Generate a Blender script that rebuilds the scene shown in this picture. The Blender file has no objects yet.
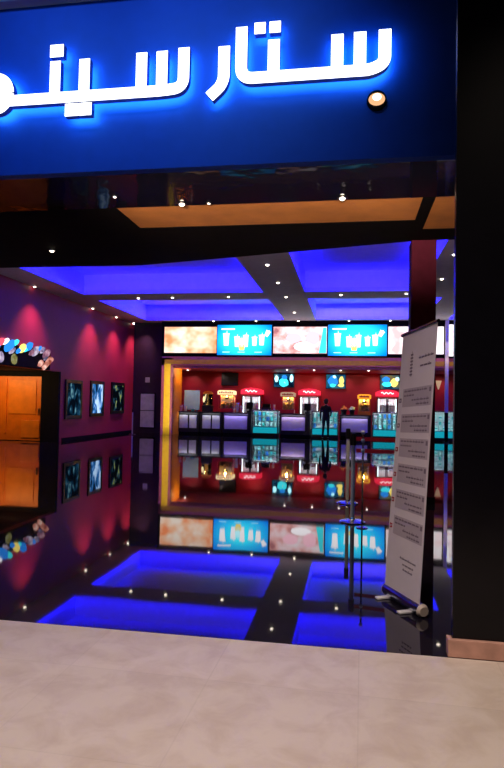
import bpy, bmesh, math, random
from mathutils import Vector, Matrix
random.seed(7)
PI = math.pi
scene = bpy.context.scene
COL = scene.collection

# ------------------------------------------------------------------ materials
def nt(name):
    m = bpy.data.materials.new(name); m.use_nodes = True
    t = m.node_tree; t.nodes.clear()
    out = t.nodes.new('ShaderNodeOutputMaterial')
    return m, t, out

def pbr(name, col, rough=0.5, metal=0.0, ior=1.45, var=0.0, vscale=6.0, bump=0.0, bscale=20.0, spec=None, coat=0.0):
    m, t, out = nt(name)
    b = t.nodes.new('ShaderNodeBsdfPrincipled')
    b.inputs['Base Color'].default_value = (*col, 1)
    b.inputs['Roughness'].default_value = rough
    b.inputs['Metallic'].default_value = metal
    b.inputs['IOR'].default_value = ior
    b.inputs['Coat Weight'].default_value = coat
    if spec is not None: b.inputs['Specular IOR Level'].default_value = spec
    if var > 0 or bump > 0:
        tc = t.nodes.new('ShaderNodeTexCoord')
    if var > 0:
        n = t.nodes.new('ShaderNodeTexNoise'); n.inputs['Scale'].default_value = vscale; n.inputs['Detail'].default_value = 4
        t.links.new(tc.outputs['Object'], n.inputs['Vector'])
        r = t.nodes.new('ShaderNodeValToRGB')
        r.color_ramp.elements[0].position = .3; r.color_ramp.elements[1].position = .7
        r.color_ramp.elements[0].color = (*[c * (1 - var) for c in col], 1)
        r.color_ramp.elements[1].color = (*[min(1, c * (1 + var)) for c in col], 1)
        t.links.new(n.outputs['Fac'], r.inputs['Fac']); t.links.new(r.outputs['Color'], b.inputs['Base Color'])
    if bump > 0:
        n2 = t.nodes.new('ShaderNodeTexNoise'); n2.inputs['Scale'].default_value = bscale; n2.inputs['Detail'].default_value = 2
        t.links.new(tc.outputs['Object'], n2.inputs['Vector'])
        bp = t.nodes.new('ShaderNodeBump'); bp.inputs['Strength'].default_value = bump; bp.inputs['Distance'].default_value = .02
        t.links.new(n2.outputs['Fac'], bp.inputs['Height']); t.links.new(bp.outputs['Normal'], b.inputs['Normal'])
    t.links.new(b.outputs[0], out.inputs[0])
    return m

def emi(name, col, s=1.0):
    m, t, out = nt(name)
    e = t.nodes.new('ShaderNodeEmission'); e.inputs[0].default_value = (*col, 1); e.inputs[1].default_value = s
    t.links.new(e.outputs[0], out.inputs[0])
    return m

def picture(name, stops, scale=1.5, s=1.0, off=(0, 0, 0), stretch=(1, 1, 1), detail=2.0, dist=0.0):
    """a lit screen showing a blurred picture (noise through a colour ramp)"""
    m, t, out = nt(name)
    tc = t.nodes.new('ShaderNodeTexCoord'); mp = t.nodes.new('ShaderNodeMapping')
    mp.inputs['Location'].default_value = off; mp.inputs['Scale'].default_value = stretch
    n = t.nodes.new('ShaderNodeTexNoise'); n.inputs['Scale'].default_value = scale; n.inputs['Detail'].default_value = detail
    n.inputs['Distortion'].default_value = dist
    r = t.nodes.new('ShaderNodeValToRGB'); els = r.color_ramp.elements
    while len(els) < len(stops): els.new(.5)
    for e, (p, c) in zip(els, stops): e.position = p; e.color = (*c, 1)
    e = t.nodes.new('ShaderNodeEmission'); e.inputs[1].default_value = s
    t.links.new(tc.outputs['Object'], mp.inputs[0]); t.links.new(mp.outputs[0], n.inputs['Vector'])
    t.links.new(n.outputs['Fac'], r.inputs['Fac']); t.links.new(r.outputs['Color'], e.inputs[0]); t.links.new(e.outputs[0], out.inputs[0])
    return m

def radial(name, c0, c1, s, half):
    """backlit blue menu: paler in the middle of the printed artwork"""
    m, t, out = nt(name)
    tc = t.nodes.new('ShaderNodeTexCoord'); mp = t.nodes.new('ShaderNodeMapping'); mp.inputs['Scale'].default_value = (1 / half[0], 1, 1 / half[1])
    g = t.nodes.new('ShaderNodeTexGradient'); g.gradient_type = 'SPHERICAL'
    r = t.nodes.new('ShaderNodeValToRGB')
    r.color_ramp.elements[0].color = (*c1, 1); r.color_ramp.elements[1].color = (*c0, 1); r.color_ramp.elements[1].position = .8
    e = t.nodes.new('ShaderNodeEmission'); e.inputs[1].default_value = s
    t.links.new(tc.outputs['Object'], mp.inputs[0]); t.links.new(mp.outputs[0], g.inputs[0])
    t.links.new(g.outputs['Fac'], r.inputs['Fac']); t.links.new(r.outputs[0], e.inputs[0]); t.links.new(e.outputs[0], out.inputs[0])
    return m

def glass(name, tint=(.92, .97, .97)):
    m, t, out = nt(name)
    tr = t.nodes.new('ShaderNodeBsdfTransparent'); tr.inputs[0].default_value = (*tint, 1)
    gl = t.nodes.new('ShaderNodeBsdfGlossy'); gl.inputs['Roughness'].default_value = .02
    f = t.nodes.new('ShaderNodeFresnel'); f.inputs[0].default_value = 1.45
    mx = t.nodes.new('ShaderNodeMixShader')
    t.links.new(f.outputs[0], mx.inputs[0]); t.links.new(tr.outputs[0], mx.inputs[1]); t.links.new(gl.outputs[0], mx.inputs[2])
    t.links.new(mx.outputs[0], out.inputs[0])
    return m

def marble():
    m, t, out = nt('beige_marble')
    b = t.nodes.new('ShaderNodeBsdfPrincipled'); b.inputs['Roughness'].default_value = .42; b.inputs['Specular IOR Level'].default_value = .35
    tc = t.nodes.new('ShaderNodeTexCoord')
    mp = t.nodes.new('ShaderNodeMapping'); mp.inputs['Rotation'].default_value = (0, 0, .02)
    br = t.nodes.new('ShaderNodeTexBrick'); br.inputs['Scale'].default_value = 1.0
    br.offset = 0.0
    br.inputs['Brick Width'].default_value = .8; br.inputs['Row Height'].default_value = .8; br.inputs['Mortar Size'].default_value = .004; br.inputs['Mortar Smooth'].default_value = .3
    br.inputs['Color1'].default_value = (.56, .47, .395, 1); br.inputs['Color2'].default_value = (.60, .505, .425, 1); br.inputs['Mortar'].default_value = (.53, .445, .37, 1)
    n = t.nodes.new('ShaderNodeTexNoise'); n.inputs['Scale'].default_value = 4.5; n.inputs['Detail'].default_value = 8; n.inputs['Distortion'].default_value = .5; n.inputs['Roughness'].default_value = .6
    r = t.nodes.new('ShaderNodeValToRGB')
    r.color_ramp.elements[0].position = .36; r.color_ramp.elements[0].color = (.82, .77, .71, 1)
    r.color_ramp.elements[1].position = .58; r.color_ramp.elements[1].color = (1, 1, 1, 1)
    mx = t.nodes.new('ShaderNodeMixRGB'); mx.blend_type = 'MULTIPLY'; mx.inputs[0].default_value = .75
    t.links.new(tc.outputs['Object'], mp.inputs[0]); t.links.new(mp.outputs[0], br.inputs['Vector'])
    t.links.new(tc.outputs['Object'], n.inputs['Vector']); t.links.new(n.outputs['Fac'], r.inputs[0])
    t.links.new(br.outputs['Color'], mx.inputs[1]); t.links.new(r.outputs[0], mx.inputs[2]); t.links.new(mx.outputs[0], b.inputs['Base Color'])
    t.links.new(b.outputs[0], out.inputs[0])
    return m

def lobby_floor_mat():
    m, t, out = nt('polished_black_tile')
    b = t.nodes.new('ShaderNodeBsdfPrincipled')
    b.inputs['Roughness'].default_value = .03; b.inputs['IOR'].default_value = 1.58
    tc = t.nodes.new('ShaderNodeTexCoord')
    br = t.nodes.new('ShaderNodeTexBrick'); br.offset = 0.0; br.inputs['Scale'].default_value = 1.0
    br.inputs['Brick Width'].default_value = .6; br.inputs['Row Height'].default_value = .6; br.inputs['Mortar Size'].default_value = .002
    br.inputs['Color1'].default_value = (.010, .008, .014, 1); br.inputs['Color2'].default_value = (.013, .010, .017, 1); br.inputs['Mortar'].default_value = (.006, .005, .008, 1)
    n = t.nodes.new('ShaderNodeTexNoise'); n.inputs['Scale'].default_value = 1.3; n.inputs['Detail'].default_value = 1
    bp = t.nodes.new('ShaderNodeBump'); bp.inputs['Strength'].default_value = .05; bp.inputs['Distance'].default_value = .02
    t.links.new(tc.outputs['Object'], br.inputs['Vector']); t.links.new(tc.outputs['Object'], n.inputs['Vector'])
    t.links.new(n.outputs['Fac'], bp.inputs['Height']); t.links.new(bp.outputs[0], b.inputs['Normal'])
    t.links.new(br.outputs['Color'], b.inputs['Base Color']); t.links.new(b.outputs[0], out.inputs[0])
    return m

M = dict(
    marble=marble(), lobby=lobby_floor_mat(),
    black=pbr('black_lacquer', (.008, .008, .010), .35, var=.3),
    matte_black=pbr('matte_black', (.004, .0035, .005), .8, var=.3, spec=.12),
    black_glass=pbr('black_glass_cladding', (.0025, .002, .004), .25, var=.2, spec=.3),
    mirror_black=pbr('mirror_black_ceiling', (.006, .007, .018), .04, ior=1.8, bump=.20, bscale=2.2),
    dark_purple=pbr('dark_purple_wall', (.022, .008, .026), .6, var=.2),
    maroon=pbr('maroon_column_paint', (.075, .007, .028), .75, var=.15, spec=.15),
    magenta=pbr('magenta_wall_paint', (.46, .020, .060), .55, var=.12, vscale=.8),
    redwall=pbr('red_wall_paint', (.55, .012, .035), .5, var=.1, vscale=.8),
    grey_ceiling=pbr('grey_ceiling_paint', (.68, .66, .70), .7, var=.06),
    white_ceiling=pbr('white_coffer_paint', (.78, .76, .80), .8, var=.04),
    orange_panel=pbr('orange_brown_ceiling_panel', (.62, .25, .075), .6, var=.12, vscale=3),
    fascia=pbr('blue_fascia_panel', (.012, .075, .55), .5, var=.06),
    uppergrey=pbr('grey_upper_wall', (.25, .23, .28), .7, var=.1),
    skirting=pbr('pinkish_wood_skirting', (.50, .27, .20), .45, var=.2, vscale=9),
    yellow=pbr('yellow_portal_paint', (.80, .50, .010), .5, var=.08),
    gold=pbr('dull_gold_paint', (.46, .24, .020), .5, var=.1),
    orange=pbr('orange_portal_paint', (.80, .25, .01), .5, var=.08),
    pinkbeam=pbr('dusky_pink_soffit', (.45, .10, .16), .5, var=.1),
    orangewood=pbr('orange_wood_door', (.75, .17, .006), .4, var=.15, vscale=3),
    orangewood2=pbr('orange_wood_panel', (.80, .21, .010), .4, var=.15, vscale=3),
    white=pbr('white_plastic', (.75, .74, .76), .5, var=.04),
    lightgrey=pbr('light_grey_laminate', (.50, .49, .52), .5, var=.08),
    mauve=pbr('mauve_laminate', (.50, .44, .58), .4, var=.06),
    steel=pbr('brushed_steel', (.55, .56, .60), .25, metal=1.0, var=.1),
    chrome=pbr('chrome', (.75, .76, .80), .12, metal=1.0, var=.04),
    satin=pbr('satin_steel', (.66, .68, .74), .3, metal=.1, var=.06),
    redplastic=pbr('red_plastic', (.60, .015, .02), .35, var=.1),
    beltred=pbr('red_belt_webbing', (.55, .008, .035), .7, var=.1),
    banner=pbr('white_banner_vinyl', (.80, .70, .72), .55, var=.03),
    bannergrey=pbr('banner_grey_print', (.52, .43, .47), .55, var=.05),
    ink=pbr('banner_dark_ink', (.22, .16, .20), .6, var=.1),
    inkred=pbr('banner_red_ink', (.36, .02, .03), .6, var=.1),
    beige=pbr('beige_end_cap', (.72, .58, .45), .45, var=.05),
    paleplastic=pbr('pale_grey_plastic', (.78, .74, .72), .45, var=.05),
    greyposter=pbr('grey_notice_paper', (.42, .40, .46), .6, var=.15, vscale=5),
    teal_board=pbr('frosted_teal_board', (.36, .52, .50), .4, var=.08),
    pink=pbr('pink_paper', (.80, .30, .36), .6, var=.1),
    popcorn=pbr('popcorn', (.90, .62, .22), .8, var=.25, vscale=40, bump=.6, bscale=60),
    snack=pbr('toasted_snack', (.70, .24, .05), .6, var=.3, vscale=30),
    salad=pbr('pale_green_snack', (.45, .62, .50), .6, var=.3, vscale=25),
    cream=pbr('cream_card', (.85, .74, .50), .6, var=.1),
    teal=pbr('teal_wrapper', (.10, .52, .52), .4, var=.2),
    bluewrap=pbr('blue_wrapper', (.05, .22, .62), .4, var=.2),
    whitewrap=pbr('white_wrapper', (.80, .85, .86), .4, var=.1),
    pinkwrap=pbr('pink_wrapper', (.85, .38, .52), .4, var=.15),
    bottle=pbr('dark_bottle', (.10, .05, .05), .2, var=.2),
    bottlepale=pbr('pale_bottle', (.60, .62, .64), .25, var=.1),
    glass=glass('clear_glass'),
    skin=pbr('skin', (.42, .24, .17), .5, var=.06), hair=pbr('black_hair', (.012, .010, .010), .5, var=.2),
    cloth=pbr('black_shirt', (.008, .007, .009), .85, var=.2), trousers=pbr('black_trousers', (.007, .006, .009), .85, var=.2),
    shoe=pbr('grey_shoe', (.45, .45, .48), .6, var=.1), sole=pbr('pale_sole', (.6, .6, .62), .6, var=.05),
    e_letter=emi('sign_letter_face', (.93, .97, 1.0), 3.0),
    e_halo=emi('sign_letter_halo', (.06, .50, 1.0), 12.0),
    return_blue=pbr('letter_return', (.10, .18, .42), .4, var=.05),
    e_bulb=emi('spot_bulb', (1.0, .86, .68), 9.0), e_bulb_pink=emi('pinkish_bulb', (1.0, .80, .76), 6.0),
    e_white=emi('white_tube', (.95, .97, 1.0), 3.2), e_whitesoft=emi('white_artwork', (1.0, .96, 1.0), 1.9),
    e_red=emi('red_header', (1.0, .030, .075), 1.25), e_redwhite=emi('header_script', (1.0, .72, .74), 1.8),
    e_cyan=emi('cyan_light_panel', (.01, .42, .55), .85), e_warm=emi('warm_bulb', (1.0, .48, .10), 4.5),
    e_cream=emi('cream_header', (1.0, .72, .38), 1.5), e_orange=emi('orange_header', (1.0, .36, .03), 1.2), e_dim=emi('dim_header', (.62, .36, .24), .8),
    e_yellowart=emi('yellow_artwork', (1.0, .78, .18), 1.6), e_redart=emi('red_artwork', (1.0, .10, .16), 1.4),
    e_tealart=emi('teal_artwork', (.05, .75, .85), 1.6), e_blueart=emi('blue_artwork', (.02, .22, .75), 1.6),
    e_paleart=emi('pale_cyan_artwork', (.45, .90, 1.0), 2.2), e_pinkart=emi('pink_artwork', (1.0, .55, .66), 1.7),
)
P = dict(
    cream=picture('menu_cream_picture', [(0.36, (1.0, .30, .12)), (.47, (1.0, .55, .34)), (.64, (1, .86, .74))], 1.3, 1.5, (3, 0, 1), (1, 1, 1.2)),
    pink=picture('menu_pink_picture', [(.36, (.45, .16, .18)), (.44, (.90, .42, .40)), (.54, (1, .70, .74)), (.70, (1, .95, 1))], 1.5, 1.45, (8, 0, 2), (1, 1, 1.2), 3),
    white=picture('menu_white_picture', [(.36, (.95, .50, .52)), (.48, (1, .80, .82)), (.64, (1, .96, 1))], 1.4, 1.6, (1, 0, 5)),
    mixed=picture('menu_mixed_picture', [(.3, (.05, .35, .70)), (.42, (1.0, .75, .80)), (.55, (1, .95, .97)), (.7, (.75, .12, .25))], 2.2, 1.6, (5, 0, 9)),
    tv=picture('tv_picture', [(.34, (.004, .02, .05)), (.47, (.01, .16, .42)), (.58, (.08, .45, .70)), (.68, (.9, .85, .7))], 1.6, .30, (2, 0, 3)),
    tv2=picture('tv_picture_yellow', [(.32, (.004, .03, .06)), (.46, (.01, .26, .60)), (.56, (.1, .5, .7)), (.64, (.9, .62, .12))], 1.6, .30, (7, 0, 1)),
    tv3=picture('tv_picture_gold', [(.32, (.004, .02, .06)), (.46, (.02, .22, .50)), (.56, (.4, .45, .30)), (.66, (.9, .60, .15))], 1.7, .30, (4, 0, 6)),
    post_a=picture('poster_blue', [(.44, (.002, .005, .012)), (.56, (.010, .07, .15)), (.66, (.20, .45, .52))], 2.4, .7, (0, 3, 1), (1, 1.6, .8), 4, .8),
    post_b=picture('poster_white_blue', [(.38, (.002, .006, .016)), (.50, (.02, .14, .42)), (.60, (.45, .65, .95))], 2.2, 1.3, (0, 9, 4), (1, 1.6, .8), 4, .8),
    post_c=picture('poster_yellow', [(.54, (.002, .004, .008)), (.60, (.03, .12, .20)), (.66, (.45, .50, .10))], 2.4, .6, (0, 1, 8), (1, 1.5, 1), 3, .5),
)

# ------------------------------------------------------------------ mesh builder
class MB:
    def __init__(s): s.v = []; s.f = []; s.m = []; s.mats = []
    def mi(s, m):
        if m not in s.mats: s.mats.append(m)
        return s.mats.index(m)
    def add(s, vs, fs, m):
        b = len(s.v); i = s.mi(m); s.v += [Vector(v) for v in vs]
        for f in fs: s.f.append([b + k for k in f]); s.m.append(i)
        return s
    def box(s, x0, y0, z0, x1, y1, z1, m):
        x0, x1 = sorted((x0, x1)); y0, y1 = sorted((y0, y1)); z0, z1 = sorted((z0, z1))
        vs = [(x0, y0, z0), (x1, y0, z0), (x1, y1, z0), (x0, y1, z0), (x0, y0, z1), (x1, y0, z1), (x1, y1, z1), (x0, y1, z1)]
        return s.add(vs, [(0, 3, 2, 1), (4, 5, 6, 7), (0, 1, 5, 4), (1, 2, 6, 5), (2, 3, 7, 6), (3, 0, 4, 7)], m)
    def cyl(s, p0, p1, r0, m, r1=None, n=16, cap=True):
        p0, p1 = Vector(p0), Vector(p1); r1 = r0 if r1 is None else r1
        d = (p1 - p0).normalized(); a = d.orthogonal().normalized(); c = d.cross(a)
        vs = []
        for p, r in ((p0, r0), (p1, r1)):
            for k in range(n):
                t = 2 * PI * k / n; vs.append(p + a * (r * math.cos(t)) + c * (r * math.sin(t)))
        fs = [(k, (k + 1) % n, n + (k + 1) % n, n + k) for k in range(n)]
        if cap: fs += [tuple(range(n - 1, -1, -1)), tuple(range(n, 2 * n))]
        return s.add(vs, fs, m)
    def lathe(s, c, prof, m, n=20):
        vs, fs = [], []
        for (r, z) in prof:
            for k in range(n):
                t = 2 * PI * k / n; vs.append((c[0] + r * math.cos(t), c[1] + r * math.sin(t), c[2] + z))
        L = len(prof)
        for j in range(L - 1):
            for k in range(n): fs.append((j * n + k, j * n + (k + 1) % n, (j + 1) * n + (k + 1) % n, (j + 1) * n + k))
        fs += [tuple(range(n - 1, -1, -1)), tuple(range((L - 1) * n, L * n))]
        return s.add(vs, fs, m)
    def ell(s, c, r, m, nu=14, nv=8, jit=0.0, axes=None):
        vs, fs = [], []
        for j in range(nv + 1):
            th = PI * j / nv
            for k in range(nu):
                ph = 2 * PI * k / nu; q = 1 + random.uniform(-jit, jit)
                d = Vector((r[0] * q * math.sin(th) * math.cos(ph), r[1] * q * math.sin(th) * math.sin(ph), r[2] * q * math.cos(th)))
                if axes is not None: d = axes @ d
                vs.append(Vector(c) + d)
        for j in range(nv):
            for k in range(nu): fs.append((j * nu + k, (j + 1) * nu + k, (j + 1) * nu + (k + 1) % nu, j * nu + (k + 1) % nu))
        return s.add(vs, fs, m)
    def prism_xz(s, pts, y0, y1, m):          # polygon in the x-z plane, thickness along y
        n = len(pts); vs = [(x, y0, z) for x, z in pts] + [(x, y1, z) for x, z in pts]
        return s.add(vs, [tuple(range(n)), tuple(range(2 * n - 1, n - 1, -1))] + [(k, n + k, n + (k + 1) % n, (k + 1) % n) for k in range(n)], m)
    def prism_xy(s, pts, z0, z1, m):
        n = len(pts); vs = [(x, y, z0) for x, y in pts] + [(x, y, z1) for x, y in pts]
        return s.add(vs, [tuple(range(n - 1, -1, -1)), tuple(range(n, 2 * n))] + [(k, (k + 1) % n, n + (k + 1) % n, n + k) for k in range(n)], m)
    def quadbox(s, o, u, v, w, m):            # box from a corner and three edge vectors
        o, u, v, w = map(Vector, (o, u, v, w))
        vs = [o, o + u, o + u + v, o + v, o + w, o + u + w, o + u + v + w, o + v + w]
        return s.add(vs, [(0, 3, 2, 1), (4, 5, 6, 7), (0, 1, 5, 4), (1, 2, 6, 5), (2, 3, 7, 6), (3, 0, 4, 7)], m)
    def build(s, name, parent=None, bev=0.0, smooth=False, loc=None):
        base = Vector((0, 0, 0))
        if parent is not None:
            q = parent
            while q is not None: base = base + q.location; q = q.parent
        org = Vector(loc) if loc is not None else base
        me = bpy.data.meshes.new(name)
        me.from_pydata([tuple(v - org) for v in s.v], [], s.f)
        for m in s.mats: me.materials.append(m)
        for p, i in zip(me.polygons, s.m): p.material_index = i; p.use_smooth = smooth
        bm = bmesh.new(); bm.from_mesh(me); bmesh.ops.recalc_face_normals(bm, faces=bm.faces); bm.to_mesh(me); bm.free()
        me.update()
        o = bpy.data.objects.new(name, me); COL.objects.link(o)
        if loc is not None: o.location = org - base
        if parent is not None: o.parent = parent
        if bev > 0:
            b = o.modifiers.new('edge', 'BEVEL'); b.width = bev; b.segments = 2; b.limit_method = 'ANGLE'
        return o

def thing(name, label, cat, loc, group=None):
    o = bpy.data.objects.new(name, None); COL.objects.link(o); o.location = loc; o.empty_display_size = .1
    return tag(o, label, cat, group)
def tag(o, label, cat, group=None):
    o['label'] = label; o['category'] = cat
    if group: o['group'] = group
    return o
def struct(o):
    o['kind'] = 'structure'; return o
def dup(root, loc, label, group=None):
    r = root.copy(); COL.objects.link(r); r.location = loc; r['label'] = label
    if group: r['group'] = group
    for ch in list(root.children):
        c = ch.copy(); COL.objects.link(c); c.parent = r
        for g in ch.children:
            d = g.copy(); COL.objects.link(d); d.parent = c
    return r

def area(name, loc, size, rot, power, col, parent=None, spread=PI):
    l = bpy.data.lights.new(name, 'AREA'); l.shape = 'RECTANGLE'; l.size, l.size_y = size; l.energy = power; l.color = col; l.spread = spread
    o = bpy.data.objects.new(name, l); COL.objects.link(o); o.location = loc; o.rotation_euler = rot
    return o
def spot(name, loc, target, power, col, cone, blend=.6, r=.04):
    l = bpy.data.lights.new(name, 'SPOT'); l.energy = power; l.color = col; l.spot_size = cone; l.spot_blend = blend; l.shadow_soft_size = r
    o = bpy.data.objects.new(name, l); COL.objects.link(o); o.location = loc
    o.rotation_euler = (Vector(target) - Vector(loc)).to_track_quat('-Z', 'Y').to_euler()
    return o
def point(name, loc, power, col, r=.05):
    l = bpy.data.lights.new(name, 'POINT'); l.energy = power; l.color = col; l.shadow_soft_size = r
    o = bpy.data.objects.new(name, l); COL.objects.link(o); o.location = loc
    return o

# ------------------------------------------------------------------ the setting
struct(MB().box(-8, -4, -.2, 8, 3.785, 0, M['marble']).build('floor'))
struct(MB().box(-17, 3.79, -.2, 9, 30.5, 0, M['lobby']).build('floor_lobby'))
# glossy mirror ceiling behind the fascia, with two orange recesses, then the black bulkhead
FZ = 3.5; EZ = 4.1          # fascia bottom; entrance ceiling height behind it
R1 = (-3.16, .865, 7.63, 8.58); R2 = (1.02, 4.4, 7.63, 9.04)
mb = MB()
mb.box(-9.8, 5.02, EZ, 9, R1[2], EZ + .3, M['mirror_black'])
mb.box(-9.8, R1[2], EZ, R1[0], R1[3], EZ + .3, M['matte_black'])
mb.box(R1[1], R1[2], EZ, R2[0], R1[3], EZ + .3, M['matte_black'])
mb.box(R2[1], R1[2], EZ, 9, R1[3], EZ + .3, M['matte_black'])
for r in (R1, R2):
    x0, x1, y0, y1 = r
    mb.box(x0, y0, EZ + .006, x1, y1, EZ + .3, M['orange_panel'])
struct(mb.build('ceiling_entrance'))
mb = MB()
mb.prism_xy([(-13, 8.58), (R2[0], 8.58), (R2[0], 9.65), (-1.95, 10.44), (-4.0, 10.95), (-13, 10.95)], EZ, 5.24, M['matte_black'])
mb.prism_xy([(R2[0], R2[3]), (9, R2[3]), (9, 9.55), (R2[0], 9.65)], EZ, 5.24, M['matte_black'])
mb.box(R2[1], 8.58, EZ, 9, R2[3], 5.24, M['matte_black'])
struct(mb.build('ceiling_bulkhead'))
# lobby ceiling with blue coffers
CZ, CT = 5.1, 5.78
cof = [(-9.05, -2.84, 12.0, 19.25), (-9.05, -2.84, 20.45, 25.65), (-1.48, 2.05, 12.0, 19.25), (-1.48, 2.95, 20.45, 25.65), (3.25, 7.6, 12.0, 19.25), (3.95, 7.6, 20.45, 25.65)]
mb = MB()
g, w = M['grey_ceiling'], M['white_ceiling']
for (y0, y1, xs) in ((10.95, 12.0, [(-13, 9)]), (19.25, 20.45, [(-10.1, 9)]), (25.65, 26.3, [(-10.1, 9)]),
                     (12.0, 19.25, [(-13, -9.05), (-2.84, -1.48), (2.05, 3.25), (7.6, 9)]),
                     (20.45, 25.65, [(-10.1, -9.05), (-2.84, -1.48), (2.95, 3.95), (7.6, 9)])):
    for (a, b) in xs: mb.box(a, y0, CZ, b, y1, CZ + .14, g)
for (x0, x1, y0, y1) in cof:
    mb.box(x0 - .05, y0 - .05, CT, x1 + .05, y1 + .05, CT + .05, w)
    mb.box(x0 - .05, y0 - .05, CZ + .14, x0, y1 + .05, CT, w); mb.box(x1, y0 - .05, CZ + .14, x1 + .05, y1 + .05, CT, w)
    mb.box(x0, y0 - .05, CZ + .14, x1, y0, CT, w); mb.box(x0, y1, CZ + .14, x1, y1 + .05, CT, w)
struct(mb.build('ceiling'))
# unseen area light added behind the bulkhead to lift the grey ceiling
area('bulkhead_fill', (-2.0, 11.0, 4.25), (15, .10), (PI / 2 + .25, 0, 0), 20, (1.0, .66, .80), spread=1.2)
BLUE = (.004, .002, 1.0)
for i, (x0, x1, y0, y1) in enumerate(cof):
    z = CZ + .05; k = 12.0
    lx, ly = x1 - x0, y1 - y0
    area('cove_light', ((x0 + x1) / 2, y1 - .22, z), (lx - .1, .06), (PI - .25, 0, 0), k * lx, BLUE)
    area('cove_light', ((x0 + x1) / 2, y0 + .12, z), (lx - .1, .06), (PI - .45, 0, 0), k * lx * .8, BLUE)
    area('cove_light', (x0 + .12, (y0 + y1) / 2, z), (.06, ly - .1), (PI, -.55, 0), k * ly * .8, BLUE)
    area('cove_light', (x1 - .12, (y0 + y1) / 2, z), (.06, ly - .1), (PI, .55, 0), k * ly * .8, BLUE)
# walls
mg = M['magenta']; bk = M['black']
mb = MB()
mb.box(-10.3, 9.0, 0, -10.1, 14.2, 5.1, mg); mb.box(-10.3, 14.2, 2.47, -10.1, 19.8, 5.1, mg); mb.box(-10.3, 19.8, 0, -10.1, 27.2, 5.1, mg)
struct(mb.build('wall_left'))
mb = MB()
mb.box(-14.2, 14.0, 0, -14, 19.8, 2.6, M['matte_black']); mb.box(-14.2, 13.9, 0, -10.3, 14.1, 2.6, M['matte_black'])
mb.box(-14, 14.1, 2.47, -10.3, 19.8, 2.6, M['matte_black']); mb.box(-14.2, 19.8, 0, -10.3, 20.0, 2.6, M['black'])
struct(mb.build('wall_alcove'))
struct(MB().box(-10.1, 20.0, 0, -10.085, 27.0, .12, M['matte_black']).build('baseboard_left'))
struct(MB().box(-10.1, 27.0, 0, -8.42, 27.2, 5.1, M['dark_purple']).build('wall_corner'))
struct(MB().box(-11.5, 29.5, 0, 9, 29.7, 5.1, M['redwall']).build('wall_back'))
struct(MB().box(8.8, 5, 0, 9, 29.5, 5.1, M['dark_purple']).build('wall_right'))
struct(MB().box(-8.40, 26.12, 3.02, 9, 29.5, 3.12, M['pinkbeam']).build('ceiling_counter'))
struct(MB().box(.63, 3.82, .0, 6, 3.87, 7, M['black_glass']).build('wall_entrance'))
mb = MB(); mb.box(.60, 3.79, 0, 6, 3.82, .105, M['skirting']); mb.box(.60, 3.82, 0, .63, 3.87, .105, M['skirting'])
struct(mb.build('baseboard_entrance', bev=.004))
struct(MB().box(-8, 4.90, FZ, 3.2, 5.0, 5.03, M['fascia']).build('wall_fascia'))
struct(MB().box(-8, 4.80, 5.03, 3.2, 5.0, 7.0, M['uppergrey']).build('wall_upper'))
# portal round the counters
mb = MB(); mb.box(-8.40, 26.0, 0, -7.88, 27.5, 3.45, M['pinkbeam'])
mb.box(-8.27, 25.985, 0, -7.98, 26.0, 3.18, M['yellow']); mb.box(-7.88, 26.15, 0, -7.865, 27.5, 3.02, M['orange'])
struct(mb.build('trim_portal_post'))
mb = MB(); mb.box(-8.40, 26.0, 3.12, 9, 26.12, 3.52, M['pinkbeam']); mb.box(-8.27, 25.985, 3.18, 9, 26.0, 3.38, M['gold'])
struct(mb.build('trim_portal_beam'))
mb = MB(); mb.box(-8.42, 26.02, 3.52, 9, 26.2, 5.1, M['matte_black']); mb.box(-8.42, 25.92, 4.99, 9, 26.02, 5.1, M['matte_black'])
struct(mb.build('wall_menu_band'))
# maroon column
tg = MB().box(.92, 9.62, 0, 1.30, 10.0, EZ, M['maroon']).box(.91, 9.61, 0, 1.31, 10.01, .1, M['matte_black']).build('column', bev=.004)
struct(tg)

# ------------------------------------------------------------------ the sign
sg = thing('cinema_sign', 'large glowing white Arabic letters across the blue fascia', 'sign', (-1.4, 4.87, 4.2))
Y0, Y1 = 4.78, 4.84
def ribbon(mb, pts, w, rad=.08):
    """constant-width stroke along a polyline in x-z with rounded corners"""
    P_ = [Vector((x, z)) for x, z in pts]; path = [P_[0]]
    for i in range(1, len(P_) - 1):
        a, b, c = P_[i - 1], P_[i], P_[i + 1]
        d0 = (a - b); d1 = (c - b); r = min(rad, d0.length * .48, d1.length * .48); d0.normalize(); d1.normalize()
        for k in range(9):
            t = k / 8; q0 = b + d0 * r; q1 = b + d1 * r
            path.append(q0 * (1 - t) ** 2 + b * (2 * t * (1 - t)) + q1 * t ** 2)
    path.append(P_[-1])
    L, R = [], []
    for i, p in enumerate(path):
        d = (path[min(i + 1, len(path) - 1)] - path[max(i - 1, 0)]).normalized(); n = Vector((-d.y, d.x)) * (w / 2)
        L.append(p + n); R.append(p - n)
    n = len(path)
    vf = [(q.x, Y0, q.y) for q in L + R]; vb = [(q.x, Y1, q.y) for q in L + R]
    mb.add(vf, [(i, i + 1, n + i + 1, n + i) for i in range(n - 1)], M['e_letter'])
    mb.add(vb, [(i, i + 1, n + i + 1, n + i) for i in range(n - 1)], M['e_halo'])
    ring = [(q.x, q.y) for q in L] + [(q.x, q.y) for q in reversed(R)]; m = len(ring)
    mb.add([(x, Y0, z) for x, z in ring] + [(x, Y1, z) for x, z in ring], [(k, (k + 1) % m, m + (k + 1) % m, m + k) for k in range(m)], M['return_blue'])
W = .097; BW = .092
mb = MB()
ribbon(mb, [(-.925, 4.605), (-.925, 4.17), (-.5, 4.17), (.13, 4.17), (.235, 4.22), (.235, 4.49)], W, .10)
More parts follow.
